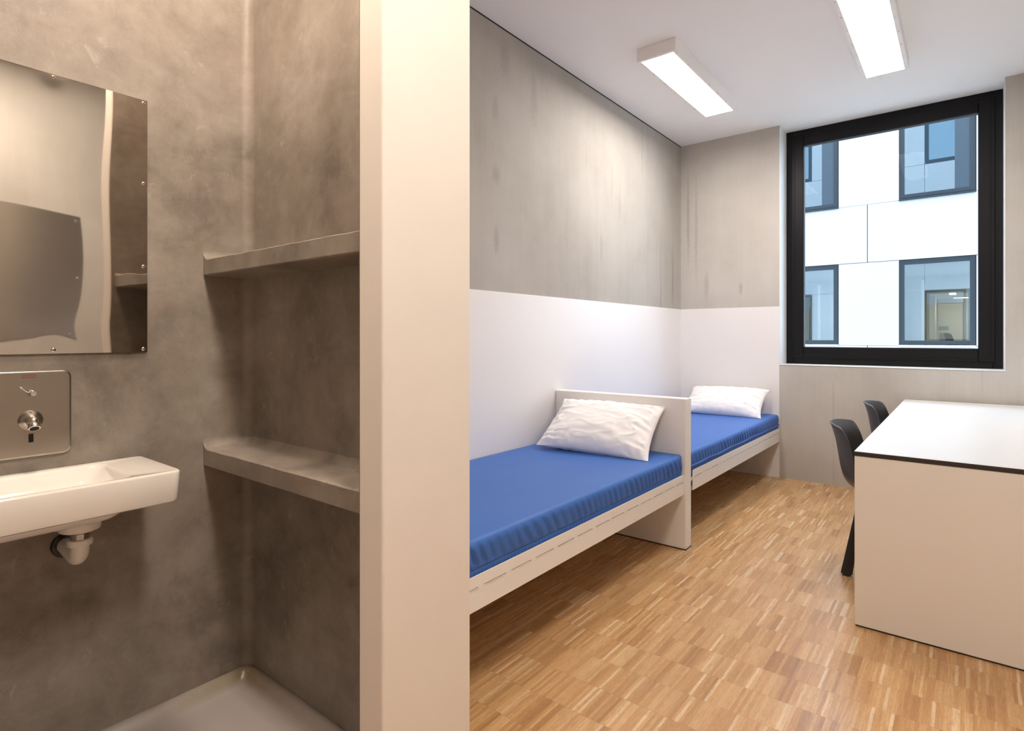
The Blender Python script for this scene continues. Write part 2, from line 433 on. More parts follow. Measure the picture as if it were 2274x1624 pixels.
# ragged filler line on the arris: many levels with a tiny wobble
def partition(x0, x1, y0, y1):
    rings = []
    N = 160
    for i in range(N+1):
        z = -0.1 + (H+0.1)*i/N
        w = 0.0009*noise.noise(Vector((z*7, 0.3, y0))) + 0.0006*noise.noise(Vector((z*31, 3.3, y0)))
        r0 = 0.006
        pts = [(x0, y1), (x0, y0+r0), (x0+r0*0.3, y0+r0*0.3), (x0+r0, y0), (x1-r0, y0+w*0.5), (x1-r0*0.3+w, y0+r0*0.3+w), (x1+w, y0+r0), (x1, y0+0.03), (x1, y1)]
        rings.append([(a, b, z) for a, b in pts])
    return loft(rings)
struct('wall_partition', partition(PX0, PX1, PJ, PY), 'jamb_paint')
struct('wall_partition_near', softbox(PX0, PX1, -1.5, -0.22, -0.1, H, 0.006), 'jamb_paint')

struct('trim_5', box(PX0-0.004, PX0, PJ+0.004, BY, -0.1, H), 'plaster')
# ------------------------------------------------------------------ window with recess lining
def frame_ring(x0, x1, z0, z1, w, y0, y1, bev=0.003):
    b = bmesh.new()
    for a in ((x0, x0+w, z0, z1), (x1-w, x1, z0, z1), (x0+w, x1-w, z1-w, z1), (x0+w, x1-w, z0, z0+w)):
        c = box(a[0], a[1], y0, y1, a[2], a[3], bev, 1); me = bpy.data.meshes.new('t'); c.to_mesh(me); c.free(); b.from_mesh(me); bpy.data.meshes.remove(me)
    return b
win = struct('window_1', frame_ring(WX0+0.001, WX1-0.001, WZ0, H-0.001, 0.058, WY+0.012, WY+0.09), 'frame')
o = obj('sash', frame_ring(WX0+0.050, WX1-0.050, WZ0+0.052, H-0.050, 0.098, WY-0.002, WY+0.075, 0.004), 'frame', win)
obj('sash_lip', frame_ring(WX0+0.070, WX1-0.070, WZ0+0.072, H-0.070, 0.010, WY-0.006, WY+0.01, 0.002), 'frame', o)
obj('gasket', frame_ring(WX0+0.140, WX1-0.140, WZ0+0.143, H-0.140, 0.010, WY+0.010, WY+0.05, 0.0), 'gasket', win)
obj('glass_pane', box(WX0+0.145, WX1-0.145, WY+0.030, WY+0.034, WZ0+0.146, H-0.145), 'pane', win)
obj('sill', box(WX0, WX1, YW-0.004, WY+0.011, WZ0-0.006, WZ0-0.0005, 0.001, 1), 'sill', win)
obj('lining', box(WX1-0.0035, WX1-0.0005, YW-0.002, WY+0.011, WZ0, H-0.001), 'sill', win)
obj('lining', box(WX0+0.0005, WX0+0.0035, YW+0.0, WY+0.011, WZ0, H-0.001), 'sill', win)
# ================================================================== BATHROOM
# shower tray: a raised lip along the walls that rolls down to a flat pan
def tray():
    x1, y0 = PX0+0.0, -1.4
    prof = [(0.0, 0.004), (0.010, 0.006), (0.018, 0.003), (0.026, -0.006), (0.036, -0.018), (0.050, -0.026), (0.075, -0.030)]
    rings = []
    for off, z in prof: rings.append(rrect(BX+off, x1-off, y0+off, BY-off, max(0.036-off*0.2, 0.02), z, 8))
    b = loft([rrect(BX, x1, y0, BY, 0.036, -0.10, 8)] + rings)
    return b
tag(obj('shower_tray', tray(), 'tray', smooth=True), 'white shower tray with a yellowed edge covering the bathroom floor', 'shower tray')

def shelf(z0, z1, label):
    xa, xb, rr, rr2 = BX, PX0, 0.034, 0.022
    poly = [(xa, z0), (xb, z0), (xb, z1+rr2)]
    poly += [(xb-rr2+rr2*math.cos(a), z1+rr2-rr2*math.sin(a)) for a in [PI/2*i/6 for i in range(1, 7)]]
    n = 40
    poly += [(xb-rr2 + (xa+rr-xb+rr2)*i/n, z1) for i in range(1, n)]
    poly += [(xa+rr-rr*math.sin(a), z1+rr-rr*math.cos(a)) for a in [PI/2*i/8 for i in range(0, 9)]]
    b = bmesh.new(); ds = [0, 0.002, 0.006, 0.012, 0.03, 0.06, 0.09, 0.12, 0.145, 0.16, 0.168, BY-0.912]
    rings = []
    for k, d in enumerate(ds):
        ins = (0.004, 0.0015, 0.0004, 0)[k] if k < 4 else 0
        cove = max(0, d-0.140)/0.031
        ring = []
        for (x, z) in poly:
            top = z > (z0+z1)/2
            wob = 0.0022*noise.noise(Vector((x*9, d*9, z0))) + 0.0010*noise.noise(Vector((x*40, d*40, z0)))
            zz = z + (-ins + wob if top else ins)
            if top: zz += 0.022*cove**2
            yy = 0.912 + d + (0.0012*noise.noise(Vector((x*14, z*30, 5.1))) if k < 5 else 0)
            ring.append((x, yy, zz))
        rings.append(ring)
    o = obj('concrete_shelf', loft(rings, bm=b), 'plaster', smooth=True)
    return tag(o, label, 'shelf', 'plastered concrete shelves in the bathroom niche')
shelf(1.470, 1.528, 'upper plastered concrete shelf of the bathroom niche, seen from below, level with the mirror')
shelf(0.788, 0.851, 'lower plastered concrete shelf of the bathroom niche, seen from above, level with the wash basin')

# ---- screw: domed button head with a socket
def screw(parent, p, axis, r=0.0065, mat='chrome'):
    s = obj('screw', lathe([(r, -0.001), (r, 0.0012), (r*0.86, 0.0028), (r*0.5, 0.0038), (r*0.42, 0.0038), (r*0.40, 0.0022)], p, axis, 18), mat, parent, True)
    a = Vector(axis)
    obj('socket', lathe([(r*0.38, 0.0020), (r*0.38, 0.0026)], p, axis, 6), 'socket', s)
    return s

# ---- steel mirror, slightly buckled between its screws
MX = BX+0.008
def mirror():
    y0, y1, z0, z1 = 0.236, 0.731, 1.200, 2.035
    SCR = [(0.248, 2.024), (0.481, 2.026), (0.7195, 2.0245), (0.7195, 1.758), (0.7195, 1.483), (0.7195, 1.210), (0.481, 1.211), (0.248, 1.21)]
    NY, NZ = 70, 110; b = bmesh.new(); F = []; Bk = []
    def wave(y, z):
        d = 0.00040*math.sin((z-1.2)*2*PI/0.52+0.9)*math.sin((y-0.236)/0.495*PI*1.5+0.6) + 0.00020*math.sin((y-0.1)*2*PI/0.5)*math.cos((z-1.2)*2*PI/0.83)
        for sy, sz in SCR:
            q = math.hypot(y-sy, z-sz); d -= 0.0005*math.exp(-(q/0.030)**2)
        d += 0.0007*math.exp(-((z-1.28)/0.06)**2)*math.exp(-((y-0.47)/0.12)**2)
        return d
    for i in range(NY+1):
        for j in range(NZ+1):
            y = y0+(y1-y0)*i/NY; z = z0+(z1-z0)*j/NZ
            F.append(b.verts.new((MX+wave(y, z), y, z))); Bk.append(b.verts.new((MX-0.003+wave(y, z), y, z)))
    id_ = lambda i, j: i*(NZ+1)+j
    for i in range(NY):
        for j in range(NZ):
            q = [id_(i, j), id_(i+1, j), id_(i+1, j+1), id_(i, j+1)]
            b.faces.new([F[k] for k in q]); b.faces.new([Bk[k] for k in q[::-1]])
    loop = [id_(i, 0) for i in range(NY)] + [id_(NY, j) for j in range(NZ)] + [id_(i, NZ) for i in range(NY, 0, -1)] + [id_(0, j) for j in range(NZ, 0, -1)]
    for k in range(len(loop)):
        a, c = loop[k], loop[(k+1) % len(loop)]
        b.faces.new((F[a], Bk[a], Bk[c], F[c]))
    m = thing('wall_mirror', 'buckled polished steel mirror screwed to the brown plaster above the basin', 'mirror', (BX, 0.483, 1.2))
    obj('mirror_sheet', b, 'steel', m, True)
    # mounting strip that stands the sheet off the wall
    obj('backing_strip', box(BX, MX-0.0035, y0+0.01, y1-0.01, z0+0.012, z1-0.012), 'socket', m)
    for sy, sz in SCR: screw(m, (MX+wave(sy, sz)+0.0004, sy, sz), (1, 0, 0), 0.0062)
mirror()

# ---- steel tap plate with mixer lever, spout and sensor window
def tap_plate():
    t = thing('tap_panel', 'brushed steel tap plate with mixer lever and spout below the mirror', 'tap', (BX, 0.427, 0.9))
    y0, y1, z0, z1 = 0.330, 0.5245, 0.900, 1.150
    def ring(off, x): return [(x, y, z) for (y, z, _) in rrect(y0+off, y1-off, z0+off, z1-off, 0.020-off*0.5, 0, 8)]
    obj('plate', loft([ring(0, BX), ring(0, BX+0.0075), ring(0.0008, BX+0.0095), ring(0.0025, BX+0.0104), ring(0.006, BX+0.0106)]), 'brushed', t, True)
    F = BX+0.0106
    # badge with lettering
    bd = obj('badge', box(F, F+0.0006, 0.4085, 0.4405, 1.1300, 1.1405), 'badge', t)
    cu = bpy.data.curves.new('lettering', 'FONT'); cu.body = 'FRANKE'; cu.size = 0.0092; cu.align_x = 'CENTER'; cu.align_y = 'CENTER'; cu.extrude = 0.0001; cu.space_character = 1.0
    to = bpy.data.objects.new('lettering_curve', cu); COL.objects.link(to)
    me = bpy.data.meshes.new_from_object(to); bpy.data.objects.remove(to); bpy.data.curves.remove(cu)
    # text local x runs along +Y, text local y along +Z, facing +X
    me.transform(Matrix(((0, 0, 1, F+0.0008), (1, 0, 0, 0.4245), (0, 1, 0, 1.1352), (0, 0, 0, 1))))
    me.transform(Matrix.Translation(-parent_loc(bd)-Vector((BX, 0.427, 0.9))*0))
    me.materials.append(M['badge_text'])
    lo = bpy.data.objects.new('lettering', me); COL.objects.link(lo); lo.parent = bd
    # mixer lever
    ly, lz = 0.4290, 1.0865
    lv = obj('lever', lathe([(0.0098, 0), (0.0098, 0.004), (0.0088, 0.010), (0.0085, 0.022), (0.0075, 0.0245), (0.0048, 0.0245), (0.0045, 0.020)], (F, ly, lz), (1, 0, 0), 28), 'chrome', t, True)
    obj('lever_arm', tube([(F+0.010, ly-0.006, lz+0.002), (F+0.011, ly-0.016, lz+0.010), (F+0.0115, ly-0.026, lz+0.018), (F+0.0115, ly-0.0275, lz+0.019)], [0.0030, 0.0026, 0.0026, 0.0015], 12), 'chrome', lv, True)
    def arc(a0, a1, mat, name):
        pts = []
        for k in range(13):
            a = a0+(a1-a0)*k/12; pts.append((F+0.0238, ly+0.0068*math.cos(a), lz+0.0068*math.sin(a)))
        obj(name, tube(pts, 0.0009, 8), mat, lv, True)
    arc(1.0, 2.0, 'red', 'red_mark'); arc(2.5, 3.9, 'blue', 'blue_mark')
    # conical rosette and spout
    sy, sz = 0.4270, 1.0070
    ro = obj('spout', lathe([(0.0290, 0), (0.0290, 0.003), (0.0280, 0.005), (0.0175, 0.019), (0.0160, 0.0205)], (F, sy, sz), (1, 0, 0), 48), 'satin', t, True)
    obj('spout_body', lathe([(0.0162, 0.018), (0.0165, 0.024), (0.0150, 0.034), (0.0105, 0.043), (0.004, 0.047)], (F, sy, sz), (1, 0, 0), 40), 'chrome', ro, True)
    d = Vector((0.62, 0.02, -0.79)).normalized(); p0 = Vector((F+0.030, sy, sz-0.002))
    obj('nozzle', lathe([(0.0118, 0), (0.0138, 0.006), (0.0144, 0.020), (0.0140, 0.0225), (0.0112, 0.0225), (0.0108, 0.019)], p0, d, 36), 'chrome', ro, True)
    obj('aerator', lathe([(0.0108, 0.0185), (0.0106, 0.0200), (0.004, 0.0196)], p0, d, 24), 'socket', ro, True)
    b = loft([[(x, y, z) for (y, z, _) in rrect(0.4225+o_, 0.4340-o_, 0.9430+o_, 0.9680-o_, 0.0018, 0, 4)] for o_, x in ((0, F-0.001), (0, F+0.0006), (0.0004, F+0.001))])
    obj('sensor_window', b, 'black', t)
tap_plate()

# ---- wash basin
def basin():
    t = thing('wash_basin', 'long white ceramic wash basin hung on the brown plaster wall', 'wash basin', (BX, 0.36, 0.76))
    y0, y1, x1 = -0.02, 0.716, -1.8215
    zt, zb = 0.856, 0.762
    R = []
    R.append(rrect(BX+0.012, x1-0.022, y0+0.022, y1-0.022, 0.02, zb+0.004, 7))
    R.append(rrect(BX+0.004, x1-0.014, y0+0.014, y1-0.013, 0.022, zb, 7))
    R.append(rrect(BX+0.001, x1-0.006, y0+0.006, y1-0.006, 0.022, zb+0.004, 7))
    R.append(rrect(BX, x1-0.003, y0+0.003, y1-0.003, 0.021, zb+0.012, 7))
    R.append(rrect(BX, x1, y0, y1, 0.018, zt-0.007, 7))
    R.append(rrect(BX, x1-0.001, y0+0.001, y1-0.001, 0.017, zt-0.003, 7))
    R.append(rrect(BX+0.001, x1-0.004, y0+0.004, y1-0.004, 0.015, zt, 7))
    # rim turns into the bowl; the bowl ends short of the right-hand ledge
    bx0, bx1, by0, by1 = BX+0.030, x1-0.020, y0+0.035, 0.604
    R.append(rrect(bx0, bx1, by0, by1, 0.035, zt-0.0004, 7))
    R.append(rrect(bx0+0.004, bx1-0.003, by0+0.004, by1-0.005, 0.034, zt-0.003, 7))
    R.append(rrect(bx0+0.008, bx1-0.006, by0+0.008, by1-0.010, 0.034, zt-0.010, 7))
    R.append(rrect(bx0+0.014, bx1-0.011, by0+0.020, by1-0.022, 0.034, zt-0.034, 7))
    R.append(rrect(bx0+0.022, bx1-0.018, by0+0.040, by1-0.042, 0.036, zt-0.058, 7))
    R.append(rrect(bx0+0.040, bx1-0.036, by0+0.080, by1-0.080, 0.036, zt-0.072, 7))
    R.append(rrect(bx0+0.075, bx1-0.075, by0+0.16, by1-0.16, 0.03, zt-0.077, 7))
    b = loft(R)
    bmesh.ops.scale(b, vec=(1, 1, 1), verts=b.verts[:])
    obj('basin_body', b, 'ceramic', t, True)
    u = [rrect(BX+0.02, x1-0.030, 0.06, 0.598, 0.05, zb+0.006, 7), rrect(BX+0.022, x1-0.034, 0.065, 0.592, 0.05, zb-0.006, 7), rrect(BX+0.030, x1-0.045, 0.075, 0.575, 0.05, zb-0.020, 7),
         rrect(BX+0.045, x1-0.065, 0.10, 0.545, 0.048, zb-0.029, 7), rrect(BX+0.075, x1-0.10, 0.15, 0.505, 0.045, zb-0.033, 7)]
    obj('bowl_underside', loft(u), 'ceramic', t, True)
    dx, dy = -1.972, 0.505
    obj('outlet_boss', lathe([(0.056, 0), (0.053, -0.008), (0.0505, -0.026), (0.048, -0.031), (0.040, -0.032)], (dx, dy, zb-0.028), (0, 0, 1), 36), 'ceramic', t, True)
    z = zb-0.058
    obj('seal', lathe([(0.036, 0), (0.038, -0.002), (0.038, -0.005), (0.034, -0.007)], (dx, dy, z), (0, 0, 1), 36), 'brass', t, True)
    obj('coupling', lathe([(0.0235, 0), (0.0235, -0.004), (0.0225, -0.005), (0.0235, -0.007), (0.0235, -0.022)], (dx, dy, z-0.005), (0, 0, 1), 32), 'satin', t, True)
    return t, dx, dy, z
bt, dx, dy, dz = basin()
def trap():
    t = thing('drain_pipe', 'white plastic elbow drain pipe under the basin with a black wall collar', 'pipe', (BX, dy, 0.62))
    z = dz-0.022
    obj('union_nut', lathe([(0.0285, -0.0055), (0.0305, -0.007), (0.0305, -0.021), (0.0290, -0.023)], (dx, dy, z), (0, 0, 1), 40), 'pvc', t, True)
    pts = [(dx, dy, z-0.020), (dx, dy, z-0.030)]
    cx, cz, rr = dx-0.034, z-0.030, 0.034
    for k in range(1, 11):
        a = PI/2*k/10; pts.append((cx+rr*math.cos(a), dy, cz-rr*math.sin(a)))
    pts += [(cx-0.03, dy+0.002, cz-rr), (BX+0.0005, dy+0.006, cz-rr+0.001)]
    obj('elbow', tube(pts, 0.0225, 28), 'pvc', t, True)
    obj('collar', lathe([(0.0245, 0.0), (0.0365, 0.0), (0.0365, 0.006), (0.0350, 0.010), (0.0290, 0.012), (0.0248, 0.012)], (BX, dy+0.006, cz-rr+0.001), (1, 0, 0), 40, caps=False), 'black', t, True)
trap()

def bath_lamp():
    t = thing('bathroom_lamp', 'round warm ceiling lamp in the bathroom, above the shower tray', 'lamp', (-1.50, 0.50, H))
    obj('base_ring', lathe([(0.16, 0), (0.16, -0.028), (0.155, -0.032)], (-1.50, 0.50, H-0.0005), (0, 0, 1), 40), 'lamp_box', t, True)
    obj('dome', lathe([(0.15, 0), (0.146, -0.022), (0.128, -0.048), (0.095, -0.066), (0.05, -0.076), (0.01, -0.078)], (-1.50, 0.50, H-0.032), (0, 0, 1), 40), 'bath_diffuser', t, True)
bath_lamp()

# ---- steel panel on the hall wall, seen in the mirror
def hall_panel():
    y0, y1, z0, z1 = 0.36, 1.250, 1.196, 2.100
    t = thing('wall_panel', 'grey brushed steel panel screwed to the hall wall, seen in the mirror', 'panel', (XR, 0.79, 1.2))
    obj('sheet', box(XR-0.006, XR-0.001, y0, y1, z0, z1, 0.0006, 1), 'brushed', t)
    for y in (y0+0.03, y1-0.03):
        for z in (z0+0.035, (z0+z1)/2, z1-0.035): screw(t, (XR-0.006, y, z), (-1, 0, 0), 0.0075)
hall_panel()

# ================================================================== BEDS
def rail_mesh(y0, y1, z0, z1, pitch0):
    """sheet-metal side rail with a broken line of slots, upper corners rounded, folded inwards at the bottom and top"""
    x1 = -1.293; th = 0.004; b = bmesh.new()
    zs0, zs1 = 0.3998, 0.4032
    def corner(yc, zc, rr, a0): return [(yc+rr*math.cos(a0+PI/2*i/6), zc+rr*math.sin(a0+PI/2*i/6)) for i in range(7)]
    top = [(y0, zs1)] + [(y1, zs1)] + corner(y1-0.012, z1-0.012, 0.012, 0) + corner(y0+0.012, z1-0.012, 0.012, PI/2)
    bot = [(y0, z0), (y1, z0), (y1, zs0), (y0, zs0)]
    mp = lambda a, c, d: (d, a, c)
    prism(top, mp, x1-th, x1, b); prism(bot, mp, x1-th, x1, b)
    k = pitch0
    edges = [y0]
    while k < y1:
        if k-0.015 > y0: edges += [k-0.015, min(k+0.015, y1)]
        k += 0.151
    bx(b, x1-th, x1, y0, y0+0.022, zs0, zs1); bx(b, x1-th, x1, y1-0.012, y1, zs0, zs1)
    k = pitch0
    while k < y1-0.03:
        if k > y0+0.03: bx(b, x1-th, x1, k-0.015, k+0.015, zs0, zs1)
        k += 0.151
    k = pitch0-0.151
    while k < y1:
        a, c = max(k+0.015, y0+0.022), min(k+0.136, y1-0.012)
        if c-a > 0.02: bx(b, x1-0.0005, x1+0.0016, a, c, zs0-0.0016, zs0)
        k += 0.151
    bx(b, x1-0.040, x1-th, y0, y1, z0, z0+th)          # lower return
    bx(b, x1-0.060, x1-th+0.0005, y0, y1, 0.394, 0.398)  # folded shelf behind the slot line
    return b
MT = 0.560
def mattress_mesh(y0, y1, seed, ridge):
    """coated foam mattress: rounded edges, gathers down the long side, sewn seam or piping below them"""
    x0, x1, zb, zt = XL+0.012, -1.300, 0.404, MT
    zs = 0.462 if not ridge else 0.470
    NS = 420; rings = []
    def side(y, z):
        q = (z-zs)
        if q >= 0:
            s = (zt-z)/(zt-zs); env = math.sin(PI*min(1, s*0.62))*max(0.0, min(1.0, (1.0-s)/0.16))
            ph = y*2*PI/0.052 + 7*noise.noise(Vector((y*2.6, seed, 0))) - s*(6.0+2.0*noise.noise(Vector((y*5, seed, 3))))
            loc = 0.30+0.9*max(0, 0.5+1.1*noise.noise(Vector((y*6.2, seed+5, 0.3))))
            if ridge: loc *= 0.55*math.exp(-((y-4.35)/0.35)**2)+0.30
            return 0.0046*env*loc*(math.sin(ph)+0.35*math.sin(2*ph+1)) + 0.002*env*noise.noise(Vector((y*9, z*12, seed)))
        s = (zs-z)/(zs-zb); env = math.sin(PI*min(1, s*0.85))
        ph = -s*1.2 + y*2*PI/0.021 + 5*noise.noise(Vector((y*4.3, seed+2, 0)))-s*0.8
        return 0.0030*max(env, 0)*math.sin(ph)*(0.5+0.5*noise.noise(Vector((y*3, seed+9, 0))) if ridge else 0.75)
    ends = [(0, 0.030, 0.6), (0.002, 0.022, 0.75), (0.006, 0.014, 0.86), (0.012, 0.007, 0.94), (0.020, 0.002, 0.985), (0.03, 0.0, 1.0)]
    st = [(y0+d, i_, k) for d, i_, k in ends] + [(y0+0.03+(y1-y0-0.06)*i/NS, 0.0, 1.0) for i in range(1, NS)] + [(y1-d, i_, k) for d, i_, k in ends[::-1]]
    rr = 0.022
    for y, ins, k in st:
        ring = []
        sagz = 0.002*noise.noise(Vector((y*2, seed, 7)))
        ring.append((x0+0.03, zb+0.0)); ring.append((x0+0.006, zb+0.010)); ring.append((x0, zb+0.03)); ring.append((x0, zt-rr))
        ring += [(x0+rr-rr*math.cos(a), zt-rr+rr*math.sin(a)) for a in (PI/6, PI/3, PI/2)]
        for i in range(1, 12):
            x = x0+rr+(x1-x0-2*rr)*i/12
            ring.append((x, zt+0.003*math.sin(PI*i/12)+0.0022*noise.noise(Vector((x*3.3, y*2.2, seed)))))
        ring += [(x1-rr+rr*math.sin(a), zt-rr+rr*math.cos(a)) for a in (0, PI/10, PI/5, 3*PI/10, 2*PI/5)]
        for i in range(0, 10):
            z = (zt-rr)+(zs+0.003-zt+rr)*i/9
            ring.append((x1+side(y, z)*1.0+0.003*math.sin(PI*(zt-z)/(zt-zs)), z))
        ring += [(x1-0.0035, zs+0.001), (x1-0.0035, zs-0.001)] if not ridge else [(x1+0.001, zs+0.001), (x1+0.001, zs-0.001)]
        for i in range(0, 8):
            z = zs-0.003+(zb+0.012-zs+0.003)*i/7
            ring.append((x1-0.002+side(y, z), z))
        ring += [(x1-0.012, zb)]
        cz = (zb+zt)/2
        pr = []
        for (x, z) in ring:
            xx = min(max(x, x0+ins), x1+0.01-ins) if ins else x
            pr.append((xx, y, cz+(z-cz)*(1-ins*2.2)))
        rings.append(pr)
    return loft(rings)
def piping(y0, y1, seed, x, z, r, wob):
    pts = []
    for i in range(160):
        y = y0+(y1-y0)*i/159
        pts.append((x+wob*0.6*noise.noise(Vector((y*5, seed, 1))), y, z+wob*noise.noise(Vector((y*4, seed, 2)))))
    return tube(pts, r, 8)
BEDS = 'white beds end to end along the left wall'
b1 = thing('bed', 'white bed nearest the camera, with the tall panel headboard at its far end', 'bed', (-1.75, 2.23, 0), BEDS)
obj('headboard', box(XL+0.005, -1.283, 3.245, 3.332, 0.004, 0.886, 0.004, 2), 'bed', b1)
obj('floor_seal', box(XL+0.006, -1.281, 3.243, 3.334, 0.0, 0.005), 'core', b1)
obj('footboard', box(XL+0.005, -1.283, PY+0.004, PY+0.026, 0.0, 0.44, 0.002, 1), 'bed', b1)
obj('side_rail', rail_mesh(PY+0.022, 3.2445, 0.325, 0.443, 1.457), 'rail', b1)
obj('bed_base', box(XL+0.010, -1.300, PY+0.03, 3.244, 0.380, 0.402), 'bed', b1)
b2 = thing('bed', 'white bed at the window end, its foot behind the tall panel headboard', 'bed', (-1.75, 4.39, 0), BEDS)
obj('side_rail', rail_mesh(3.386, YW-0.006, 0.322, 0.443, 3.541), 'rail', b2)
obj('bed_base', box(XL+0.010, -1.300, 3.337, YW-0.006, 0.380, 0.402), 'bed', b2)
obj('footboard', box(XL+0.010, -1.30, 3.337, 3.356, 0.0, 0.379), 'bed', b2)
m1 = obj('mattress', mattress_mesh(1.245, 3.238, 1.7, False), 'mattress', smooth=True, origin=(-1.75, 2.24, 0.404))
tag(m1, 'blue mattress with gathered side on the bed nearest the camera', 'mattress', 'blue mattresses')
m2 = obj('mattress', mattress_mesh(3.360, YW-0.012, 8.2, True), 'mattress', smooth=True, origin=(-1.75, 4.39, 0.404))
tag(m2, 'blue mattress with piped side on the bed at the window end', 'mattress', 'blue mattresses')
obj('seam', piping(1.25, 3.232, 3, -1.3020, 0.462, 0.0014, 0.001), 'piping', m1, True)
obj('piping', piping(3.37, YW-0.02, 6, -1.2970, 0.470, 0.0055, 0.007), 'piping', m2, True)

# ---- pillows
def pillow(label, lo_l, lo_r, lean, W, Hh, T, seed, skew=0.0, drop=0.0):
    lo_l, lo_r = Vector(lo_l), Vector(lo_r)
    ux = (lo_r-lo_l).normalized(); up = Vector((0, 0, 1)); back = up.cross(ux).normalized()   # away from the viewer
    uy = (back*math.cos(lean)+up*math.sin(lean)).normalized(); un = ux.cross(uy).normalized()
    org = (lo_l+lo_r)/2
    NU, NV = 150, 100; b = bmesh.new(); G = {}
    def P(u, v, s):
        a, c = abs(u), abs(v)
        pin = 0.075
        x = W/2*u*(1-pin*(1-c**2.2)*a**3); y = Hh/2*v*(1-pin*(1-a**2.4)*c**3)
        th = T*max(0, (1-a**2.3))**0.55*max(0, (1-c**2.3))**0.55
        th *= 1.0 - 0.12*v + 0.08*noise.noise(Vector((u*1.7, v*1.7, seed)))
        # gathers that run in from the short and the long edges
        e1 = max(0, a-0.45)/0.55; e2 = max(0, c-0.55)/0.45
        w = 0.0150*(e1**1.1)*(1-a**10)*(0.55+0.9*noise.noise(Vector((v*2.2, u, seed+30))))*math.sin(v*24 + 3.6*noise.noise(Vector((u*2, v*3, seed+3))) + u*2.5)
        w += 0.0095*(e2**1.2)*(1-c**10)*(0.5+noise.noise(Vector((u*2.6, v, seed+40))))*math.sin(u*30 + 4.5*noise.noise(Vector((u*2.5, v*2, seed+6))))
        w += 0.0060*noise.noise(Vector((u*4.2+v*1.5, v*4.2-u, seed+s*4)))*(1-a**6)*(1-c**6)
        rid = 1-abs(noise.noise(Vector((u*2.6+v*1.2, v*3.4-u*0.8, seed+20+s))))*2.2
        w += 0.0105*max(0, rid)**3*(0.3+e1)*(1-a**8)*(1-c**8)
        edge = 0.004*noise.noise(Vector((u*6, v*6, seed+12)))*max(e1, e2)
        z = s*th + w*min(1, th/0.02) + edge + skew*u*v*0.02
        p = org + ux*(x) + uy*(y+Hh/2) + un*z
        p.z -= drop*(u+1)/2*(v+1)/2
        p.z = max(p.z, MT+0.004)
        return p
    for s in (1, -1):
        for i in range(NU+1):
            for j in range(NV+1):
                if s < 0 and (i in (0, NU) or j in (0, NV)): G[(s, i, j)] = G[(1, i, j)]; continue
                u = math.sin(PI/2*(2*i/NU-1)*0.999)**1; v = math.sin(PI/2*(2*j/NV-1)*0.999)
                G[(s, i, j)] = b.verts.new(P(u, v, s))
        for i in range(NU):
            for j in range(NV):
                q = [G[(s, i, j)], G[(s, i+1, j)], G[(s, i+1, j+1)], G[(s, i, j+1)]]
                b.faces.new(q if s > 0 else q[::-1])
    bmesh.ops.recalc_face_normals(b, faces=b.faces[:])
    me = bpy.data.meshes.new('pillow')
    c0 = org + Vector((0, 0.1, 0)); b.transform(Matrix.Translation(-c0)); b.to_mesh(me); b.free(); me.materials.append(M['pillow'])
    for p in me.polygons: p.use_smooth = True
    o = bpy.data.objects.new('pillow', me); COL.objects.link(o); o.location = c0
    return tag(o, label, 'pillow', 'white pillows')
pillow('white pillow leaning on the tall headboard of the nearest bed', (-2.050, 2.848, MT+0.012), (-1.385, 2.915, MT+0.012), math.radians(39), 0.700, 0.448, 0.094, 2.3, 1.0, 0.034)
pillow('white pillow against the white wall below the window corner', (-2.020, 5.020, MT+0.012), (-1.362, 5.045, MT+0.012), math.radians(31), 0.690, 0.405, 0.098, 7.9, 0.6, 0.012)

# ================================================================== DESK AND CHAIRS
dk = thing('desk', 'long white desk with black edge along the right wall', 'desk', (0.06, 4.12, 0))
DX0, DX1, DY0, DY1, DT = -0.379, XR-0.005, 2.852, 5.392, 0.7560
tp = obj('tabletop', box(DX0, DX1, DY0, DY1, DT-0.0195, DT-0.0012, 0.0008, 1), 'core', dk)
tp['label'] = 'black core of the desk top'
obj('laminate', box(DX0+0.0012, DX1-0.001, DY0+0.0012, DY1-0.001, DT-0.0012, DT), 'laminate', tp)
obj('rear_strip', box(DX0+0.004, DX1, DY1, DY1+0.014, DT-0.0195, DT+0.005, 0.001, 1), 'desk_panel', dk)
for y in (DY0+0.003, DY1-0.03):
    e = obj('end_panel', box(DX0+0.002, DX1, y, y+0.025, 0.007, DT-0.0200, 0.001, 1), 'desk_panel', dk)
    obj('plinth_strip', box(DX0+0.006, DX1, y+0.003, y+0.022, 0.0, 0.0072), 'core', e)
obj('back_panel', box(DX1-0.05, DX1-0.03, DY0+0.03, DY1-0.035, 0.25, DT-0.0200), 'desk_panel', dk)

